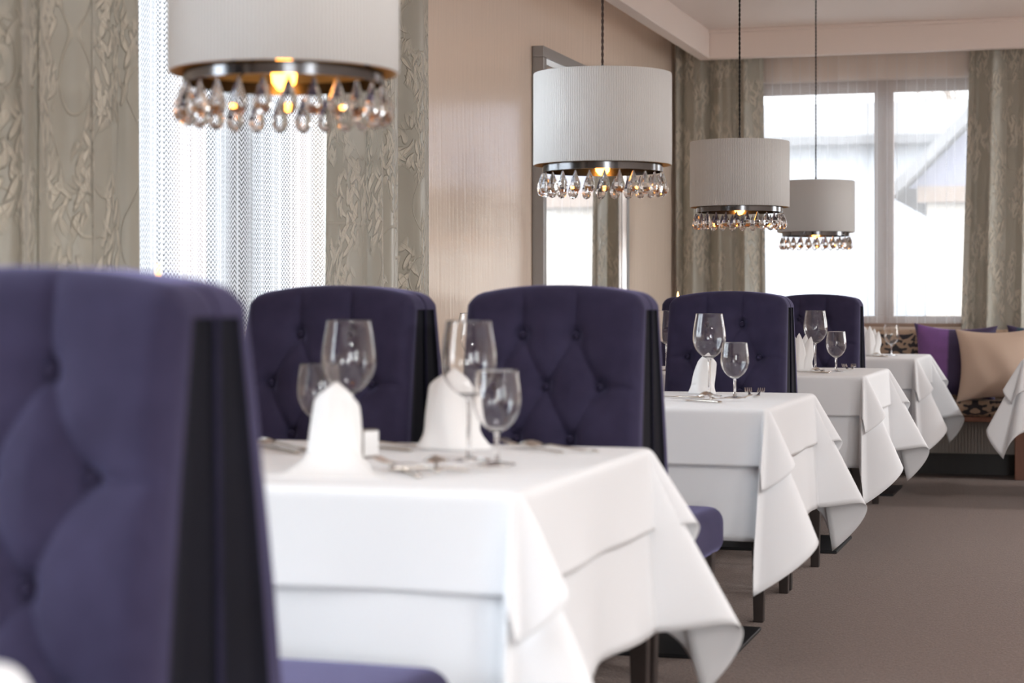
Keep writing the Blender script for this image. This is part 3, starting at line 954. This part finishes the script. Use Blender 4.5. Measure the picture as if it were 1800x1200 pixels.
o = napkin_roll('napkin', .150, .060, 12, (-.05, 0)); place(o, -1.315, 6.0, .2, 'white napkin on the second table, a sliver beside the buttoned aisle chair', 'napkin', G)
place(napkin_crown(3), -1.185, 8.42, 0, 'peaked white napkin on the third table', 'napkin', G)
place(napkin_crown(6), -1.155, 11.0, .2, 'peaked white napkin on the last table', 'napkin', G)

# ------------------------------------------------------------------ cutlery
def knife():
    b = MB(); b.loft([(0, -.11, .004, .004, .0025), (0, -.10, .004, .006, .0035), (0, -.03, .004, .005, .003), (0, .0, .004, .0045, .0022), (0, .01, .004, .008, .0012), (.001, .07, .004, .0095, .0010), (-.002, .10, .004, .006, .0008), (-.005, .115, .004, .001, .0006)])
    return b.build('table_knife', M['steel'])
def spoon():
    b = MB(); b.loft([(0, -.105, .004, .004, .0012), (0, -.095, .005, .008, .0015), (0, -.05, .006, .0045, .0015), (0, .02, .010, .003, .0018), (0, .045, .008, .0035, .0018)])
    P = []
    for i in range(13):
        u = -1 + 2 * i / 12; row = []
        for j in range(11):
            v = -1 + 2 * j / 10
            hw = .0215 * math.sqrt(max(.0, 1 - u * u)) * (1 - .12 * u)
            row.append((v * hw, .074 + u * .033, .018 - .010 * (u * u + v * v * (1 - u * u)) + .0))
        P.append(row)
    b.grid(P, flip=True)
    o = b.build('spoon', M['steel']); solid(o, .0012, 0); return o
def fork():
    b = MB(); b.loft([(0, -.105, .003, .004, .0012), (0, -.095, .004, .008, .0015), (0, -.05, .005, .0045, .0015), (0, .02, .010, .003, .0016), (0, .04, .009, .006, .0013), (0, .052, .008, .012, .0012), (0, .06, .0085, .012, .0011)])
    for k in range(4):
        x = -.0098 + .0065 * k
        b.loft([(x, .058, .0085, .0021, .0011), (x, .080, .012, .0018, .0010), (x, .100, .019, .0012, .0008), (x, .104, .0205, .0004, .0004)], 6)
    return b.build('table_fork', M['steel'])
K, S_, F_ = knife(), spoon(), fork()
src = {'k': [K, True], 's': [S_, True], 'f': [F_, True]}
cat = {'k': 'knife', 's': 'spoon', 'f': 'fork'}
cut = [
    ('k', -1.14, 3.20, .55, 0, 'knife lying slantwise in the pile on the nearest set table'),
    ('k', -1.075, 3.25, -1.0, .004, 'second knife of the pile at the front of the nearest set table, pointing right'),
    ('s', -1.095, 3.235, .35, .006, 'spoon lying bowl up on the pile at the front of the nearest set table'),
    ('f', -1.125, 3.23, 1.25, .004, 'fork lying across the pile at the front of the nearest set table'),
    ('k', -1.385, 3.72, 1.0, 0, 'knife behind the small card block on the nearest set table'),
    ('s', -1.42, 3.80, 1.3, 0, 'spoon behind the small card block on the nearest set table'),
    ('f', -1.07, 3.76, .9, 0, 'fork on the far right corner of the nearest set table'),
    ('s', -1.02, 3.78, 1.1, 0, 'spoon on the far right corner of the nearest set table'),
    ('k', -1.555, 3.62, .7, 0, 'knife at the left end of the nearest set table beside the purple chair'),
    ('s', -1.58, 3.68, .9, 0, 'spoon at the left end of the nearest set table beside the purple chair'),
    ('s', -1.085, 5.77, .3, .010, 'spoon with upturned bowl at the front of the second table'),
    ('k', -1.12, 5.76, .9, 0, 'knife under the spoon at the front of the second table'),
    ('f', -1.06, 5.80, -1.1, 0, 'fork beside the spoon at the front of the second table'),
    ('f', -1.03, 6.17, .2, .003, 'fork with upturned tines at the back of the second table'),
    ('f', -.998, 6.18, .1, .002, 'second fork with upturned tines at the back of the second table, nearer the aisle'),
    ('k', -1.235, 5.98, 1.2, 0, 'knife lying left of the napkin on the second table'),
    ('s', -1.085, 8.30, .3, .004, 'spoon with upturned bowl on the third table'),
    ('k', -1.11, 8.28, .8, 0, 'knife beside the spoon on the third table'),
    ('f', -1.02, 8.72, .2, .003, 'fork with upturned tines behind the small glass on the third table'),
    ('f', -.99, 8.74, .1, .003, 'second fork with upturned tines on the third table, nearer the aisle'),
    ('s', -1.09, 10.88, .3, .004, 'spoon on the last table'),
    ('k', -1.12, 10.86, .9, 0, 'knife on the last table'),
]
for t_, x, y, rz, dz, lab in cut:
    o0, fresh = src[t_]
    o = o0 if fresh else o0.copy()
    if not fresh: C.objects.link(o)
    src[t_][1] = False
    o.location = (x, y, TT + dz); o.rotation_euler = (0, 0, rz)
    tag(o, lab, cat[t_], 'cutlery')
# small card block
o = bevel(MB().box(-.018, .018, -.012, .012, 0, .055).build('card_block', plain('card_block_metal', (.16, .14, .12), .4, .3), smooth=False), .002)
o.location = (-1.325, 3.50, TT); o.rotation_euler = (0, 0, .95)
tag(o, 'small upright grey block beside the tall napkin on the nearest set table', 'card holder')
f = MB().box(-.0165, .0165, -.0135, -.0122, .004, .052).build('card', M['napkin'], o, smooth=False); tag(f, 'white card')
# candles
def candle(x, y, ztop, lab):
    root = empty('candlestick', (x, y, TT), label=lab, cat='candle', group='tall table candles')
    h = ztop - TT
    MB().lathe([(0, 0), (.045, 0), (.046, .004), (.02, .012), (.008, .03), (.007, .08), (.013, .09), (.016, .10), (0, .10)], 24).build('holder', M['silver'], root, auto=45)
    cb = MB().lathe([(0, .10), (.0115, .10), (.0095, h - .045), (.004, h - .040), (0, h - .041)], 16).build('candle', M['wax'], root)
    MB().lathe([(0, h - .042), (.0012, h - .042), (.0012, h - .032), (0, h - .032)], 6).build('wick', M['black_metal'], cb)
    MB().lathe([(0, h - .036), (.004, h - .03), (.0058, h - .022), (.004, h - .010), (0, h)], 12).build('flame', M['flame'], cb)
candle(-1.735, 3.43, 1.137, 'tall candle whose orange flame shows above the nearest chair')
candle(-1.735, 8.48, 1.112, 'tall candle whose tip shows beside the corner drape above the hidden black chair')

# ------------------------------------------------------------------ bench and cushions
BX0, BX1 = -2.3, 2.4
bn = empty('upholstered_bench', (0, 12.165, 0), label='long bench in black and tan damask under the end window', cat='bench')
def uvbox(b, x0, x1, y0, y1, z0, z1, r, nm, mat):
    mb = MB(); mb.rbox(((x0 + x1) / 2, (y0 + y1) / 2, (z0 + z1) / 2), (x1 - x0, y1 - y0, z1 - z0), r, 5)
    for fi, f in enumerate(mb.f):
        mb.uv[fi] = [(mb.v[k][0], mb.v[k][2] - mb.v[k][1]) for k in f]
    return mb.build(nm, mat, bn, weld=False)
uvbox(bn, BX0, BX1, -.25, .13, .375, .475, .03, 'seat', M['damask'])
uvbox(bn, BX0, BX1, .08, .17, .46, .895, .03, 'backrest', M['damask'])
bevel(MB().box(BX0, BX1, -.24, .16, .345, .375).build('seat_rail', M['red_wood'], bn, smooth=False), .004)
g = MB(); g.box(BX0, BX1, -.19, -.17, .15, .345)
x = BX0
while x < BX1:
    g.box(x, x + .010, -.202, -.19, .16, .345); x += .019
g.build('grille', M['grille'], bn, smooth=False)
MB().box(BX0, BX1, .10, .12, 0, .345).build('back_panel', M['dark_wood'], bn, smooth=False)
for x in (BX0 + .03, -.36, 1.0, BX1 - .03):
    bevel(MB().box(x - .035, x + .035, -.235, .10, 0, .345).build('leg', M['red_wood'], bn, smooth=False), .004)

def cushion(name, w, h, t, mat, n=30):
    b = MB()
    def pt(u, v, s):
        pin = 1 - .13 * (1 - abs(v) ** 2.0) ; pin2 = 1 - .14 * (1 - abs(u) ** 2.0)
        x = u * w / 2 * pin; z = v * h / 2 * pin2
        th = t / 2 * max(0, (1 - abs(u) ** 2.4)) ** .55 * max(0, (1 - abs(v) ** 2.4)) ** .55
        th += .004 * math.sin(7 * u + 3 * v) * (1 - u * u) * (1 - v * v)
        return (x, s * th, z)
    E = [math.sin(PI / 2 * (-1 + 2 * i / n)) for i in range(n + 1)]
    b.grid([[pt(u, v, -1) for v in E] for u in E]); b.grid([[pt(u, v, 1) for v in E] for u in E], flip=True)
    return b.build(name, mat, weld=True)
M['pil1'] = m_stripe_pillow('violet_velvet_bands', [(0, (.045, .035, .11)), (.05, (.20, .08, .28)), (.42, (.022, .012, .045)), (.9, (.03, .02, .06))])
M['pil2'] = m_stripe_pillow('mixed_velvet_bands', [(0, (.03, .02, .06)), (.12, (.02, .07, .08)), (.2, (.16, .08, .19)), (.55, (.02, .014, .045)), (.85, (.10, .055, .14))])
def put_cushion(o, x, y, z, tilt, rz, ry, lab):
    o.location = (x, y, z); o.rotation_euler = (tilt, ry, rz); return tag(o, lab, 'cushion', 'cushions on the bench')
put_cushion(cushion('cushion', .50, .47, .17, M['pil1']), -.755, 12.06, .70, math.radians(-13), .05, .03, 'violet and dark purple velvet cushion leaning on the bench back')
put_cushion(cushion('cushion', .50, .45, .16, M['beige_cloth']), -.49, 11.91, .69, math.radians(-12), -.04, -.03, 'plain beige cushion in front of the purple ones on the bench')
put_cushion(cushion('cushion', .52, .46, .15, M['pil2']), -.19, 12.085, .70, math.radians(-10), 0, 0, 'purple and teal striped velvet cushion behind the beige cushion')

# ------------------------------------------------------------------ outside
M['snow'] = m_paint('pale_paving', (.22, .22, .22), .9)
M['ext_white'] = m_paint('house_render_white', (.30, .31, .33), .9)
M['ext_cream'] = m_paint('house_render_cream', (.27, .24, .21), .9)
M['ext_grey'] = m_paint('house_gable_grey', (.14, .14, .18), .9)
M['ext_tan'] = m_wood('house_band_wood', (.12, .085, .065), (.15, .11, .085), .8)
M['roof'] = m_paint('roof_slate', (.11, .108, .112), .9)
M['bark'] = m_wood('bark', (.10, .075, .055), (.17, .13, .10), .9)
M['fir'] = plain('fir_needles', (.045, .060, .045), .9)
M['bush'] = plain('bush_leaves', (.13, .20, .06), .8)
gr = MB().box(-60, 60, YE + .3, 80, -.75, -.55).build('ground_outside', M['snow'], smooth=False); tag(gr, kind='structure')
gr = MB().box(-60, XL - .3, -40, YE + .3, -.75, -.55).build('ground_street', M['snow'], smooth=False); tag(gr, kind='structure')
gr = MB().box(XL - .3, 60, -40, YB - .3, -.75, -.55).build('ground_rear', M['snow'], smooth=False); tag(gr, kind='structure')
gr = MB().box(XR + .3, 60, YB - .3, YE + .3, -.75, -.55).build('ground_terrace', M['snow'], smooth=False); tag(gr, kind='structure')
h1 = empty('house', (-5.2, 31, -.55), label='white house with long low roof seen through the left half of the end window', cat='house')
MB().box(-6, 4.4, 0, 6, 0, 4.15).build('wall', M['ext_white'], h1, smooth=False)
MB().add([(-6.3, -.4, 4.1), (4.7, -.4, 4.1), (4.7, 3, 4.95), (-6.3, 3, 4.95), (-6.3, 6.4, 4.1), (4.7, 6.4, 4.1), (-6.3, -.4, 4.24), (4.7, -.4, 4.24), (4.7, 3, 5.1), (-6.3, 3, 5.1)],
         [(0, 1, 7, 6), (6, 7, 8, 9), (9, 8, 5, 4), (1, 2, 8, 7), (0, 6, 9, 3), (0, 3, 2, 1)]).build('roof', M['roof'], h1, smooth=False)
wf = MB(); wp = MB()
wx, wz = -.35, .55
wf.box(wx, wx + .62, -.04, 0, wz, wz + 1.3)
for a in (0, .31):
    for c in (0, .43, .86): wp.box(wx + .04 + a, wx + .28 + a, -.055, -.041, wz + .05 + c, wz + .39 + c)
w1 = wf.build('house_window', M['white_paint'], h1, smooth=False); wp.build('house_window_glass', M['ext_grey'], w1, smooth=False)
h2 = empty('house', (1.2, 22, -.55), label='gabled house with grey pediment and tan band in the right half of the end window', cat='house')
ez = 2.9
MB().box(-2.9, 5.5, .3, 8, 0, ez).build('wall', M['ext_cream'], h2, smooth=False)
MB().box(-3.0, 5.6, .18, .32, ez - .16, ez + .02).build('wood_band', M['ext_tan'], h2, smooth=False)
MB().add([(-3.1, .25, ez), (5.7, .25, ez), (1.3, .25, ez + 4.4), (-3.1, .4, ez), (5.7, .4, ez), (1.3, .4, ez + 4.4)], [(0, 1, 2), (5, 4, 3), (0, 3, 4, 1), (1, 4, 5, 2), (2, 5, 3, 0)]).build('gable', M['ext_grey'], h2, smooth=False)
def slab(b, p, q, y0, y1, t):
    b.add([(p[0], y0, p[1]), (q[0], y0, q[1]), (q[0], y1, q[1]), (p[0], y1, p[1]), (p[0], y0, p[1] + t), (q[0], y0, q[1] + t), (q[0], y1, q[1] + t), (p[0], y1, p[1] + t)],
          [(3, 2, 1, 0), (4, 5, 6, 7), (0, 1, 5, 4), (1, 2, 6, 5), (2, 3, 7, 6), (3, 0, 4, 7)])
b = MB(); slab(b, (-3.25, ez - .12), (1.3, ez + 4.43), -.1, 8.2, .16); slab(b, (5.85, ez - .12), (1.3, ez + 4.43), -.1, 8.2, .16)
b.build('roof', M['roof'], h2, smooth=False)
b = MB(); slab(b, (-2.2, ez), (1.3, ez + 3.5), .16, .26, .10); b.build('barge_board', M['white_paint'], h2, smooth=False)
def branchy(b, p, d, L, r, depth, rnd):
    p = Vector(p); d = Vector(d).normalized(); pts = [p]; rs = [r]
    for i in range(4):
        d = (d + Vector((rnd.uniform(-.22, .22), rnd.uniform(-.22, .22), rnd.uniform(-.08, .14)))).normalized()
        p = p + d * L / 4; pts.append(p); rs.append(r * (1 - .14 * (i + 1)))
    b.tube(pts, rs, 6, cap=False)
    if depth > 0:
        for k in range(3):
            q = pts[2 + (k % 3)]
            nd = (d + Vector((rnd.uniform(-.9, .9), rnd.uniform(-.6, .6), rnd.uniform(-.25, .6)))).normalized()
            branchy(b, q, nd, L * .68, r * .52, depth - 1, rnd)
for k, (x, y, sc, lab) in enumerate([(-2.2, 40, 1.6, 'bare branching tree behind the gabled house outside the end window')]):
    b = MB(); branchy(b, (0, 0, 0), (0.12, 0, 1), 2.6 * sc, .13, 5, random.Random(5 + k))
    o = b.build('bare_tree', M['bark']); o.location = (x, y, -.55); tag(o, lab, 'tree')
rt = empty('fir_tree', (-7.4, 40, -.55), label='dark fir tree behind the white house outside the end window', cat='tree')
b = MB(); rnd = random.Random(2)
for k in range(260):
    z = 1.2 + 6.5 * (k / 260); a = rnd.random() * 6.28; Rr = 2.3 * (1 - k / 270) + .1
    tip = Vector((Rr * math.cos(a), Rr * math.sin(a), z - .35)); rt0 = Vector((0, 0, z))
    sd = Vector((-math.sin(a), math.cos(a), 0)) * (.22 * (1 - k / 300))
    mid = (tip + rt0) / 2 + Vector((0, 0, .05))
    b.add([rt0, mid + sd, tip, mid - sd, mid - Vector((0, 0, .14))], [(0, 1, 2, 3), (0, 4, 2, 1), (0, 3, 2, 4)])
b.build('foliage', M['fir'], rt, smooth=False)
MB().tube([(0, 0, 0), (0, 0, 7.4)], [.16, .03], 8).build('trunk', M['bark'], rt)
b = MB(); rnd = random.Random(9)
for k in range(420):
    d = Vector((rnd.gauss(0, 1), rnd.gauss(0, 1), rnd.gauss(0, 1))).normalized() * rnd.uniform(.7, 1.0)
    p = Vector((d.x * .55, d.y * .45, .62 + d.z * .55)); n1 = Vector((rnd.uniform(-1, 1), rnd.uniform(-1, 1), rnd.uniform(-1, 1))).normalized()
    n2 = n1.cross(Vector((0, 0, 1))).normalized(); q = n1 * .09; s2 = n2 * .045
    b.add([p - q, p + s2, p + q, p - s2], [(0, 1, 2, 3)])
o = b.build('round_bush', M['bush'], smooth=False); o.location = (-1.75, 20.5, -.55)
tag(o, 'round green bush before the gabled house outside the end window', 'bush')

# ------------------------------------------------------------------ sky: overcast, brighter round the hazy sun on the street side
SKY_E, SKY_W = 6.0, 2.6
# unseen fill lamps added on the ceiling to brighten the room
for dx, dys in ((-.75, (3.0,)), (2.2, (-2.2, .3, 2.8, 5.3, 7.9, 11.4))):
    for dy in dys:
        dl = empty('ceiling_fill_lamp', (dx, dy, ZC), kind='structure')
        MB().lathe([(.14, -.012), (.17, -.010), (.175, -.001), (.14, -.001)], 40).build('fill_lamp_rim', M['white_paint'], dl)
        L = bpy.data.lights.new('fill_lamp', 'AREA'); L.shape = 'DISK'; L.size = .27; L.energy = 2.5 if dx < 0 else 20.0; L.color = (.98, .99, 1.0)
        lo = bpy.data.objects.new('fill_lamp', L); link(lo); lo.parent = dl; lo.location = (0, 0, -.008)
w = bpy.data.worlds.new('sky'); bpy.context.scene.world = w; w.use_nodes = True
nt = w.node_tree; nt.nodes.clear()
out = nt.nodes.new('ShaderNodeOutputWorld'); bg = nt.nodes.new('ShaderNodeBackground')
tc = nt.nodes.new('ShaderNodeTexCoord')
def wdot(v, lo, hi, t0, t1):
    d_ = nt.nodes.new('ShaderNodeVectorMath'); d_.operation = 'DOT_PRODUCT'; nt.links.new(tc.outputs['Generated'], d_.inputs[0]); d_.inputs[1].default_value = v
    r_ = nt.nodes.new('ShaderNodeMapRange'); r_.interpolation_type = 'SMOOTHSTEP'
    for k_, q_ in (('From Min', lo), ('From Max', hi), ('To Min', t0), ('To Max', t1)): r_.inputs[k_].default_value = q_
    nt.links.new(d_.outputs['Value'], r_.inputs['Value']); return r_.outputs[0]
ad = nt.nodes.new('ShaderNodeMath'); ad.operation = 'ADD'
nt.links.new(wdot((.92, -.35, .15), -.2, 1.0, 1.45, SKY_E), ad.inputs[0]); nt.links.new(wdot((-.85, -.5, .15), -.1, 1.0, 0.0, SKY_W), ad.inputs[1])
nt.links.new(ad.outputs[0], bg.inputs['Strength'])
cm = nt.nodes.new('ShaderNodeMix'); cm.data_type = 'RGBA'
nt.links.new(wdot((1, 0, 0), -.8, .8, 0, 1), cm.inputs[0]); cm.inputs[6].default_value = (.85, .92, 1.0, 1); cm.inputs[7].default_value = (.98, .99, 1.0, 1)
nt.links.new(cm.outputs[2], bg.inputs['Color'])
nt.links.new(bg.outputs[0], out.inputs[0])

# ------------------------------------------------------------------ camera
cam = bpy.data.cameras.new('camera'); co = bpy.data.objects.new('camera', cam); link(co)
co.location = (0, 0, 1.06); co.rotation_euler = (PI / 2, 0, math.atan2(1005, 3400))
cam.sensor_width = 36; cam.sensor_fit = 'HORIZONTAL'; cam.lens = 36 * 3400 / 1800
cam.shift_y = -68 / 1800
cam.dof.use_dof = True; cam.dof.focus_distance = 7.4; cam.dof.aperture_fstop = 3.4
cam.clip_start = .02; cam.clip_end = 300
sc = bpy.context.scene; sc.camera = co
sc.view_settings.view_transform = 'Standard'; sc.view_settings.look = 'None'; sc.view_settings.gamma = 1.0
sc.view_settings.exposure = 1.72
sc.view_settings.use_curve_mapping = False
cy = sc.cycles
cy.use_denoising = True
cy.max_bounces = 14; cy.diffuse_bounces = 6; cy.glossy_bounces = 6; cy.transmission_bounces = 12; cy.transparent_max_bounces = 24
cy.sample_clamp_indirect = 6.0
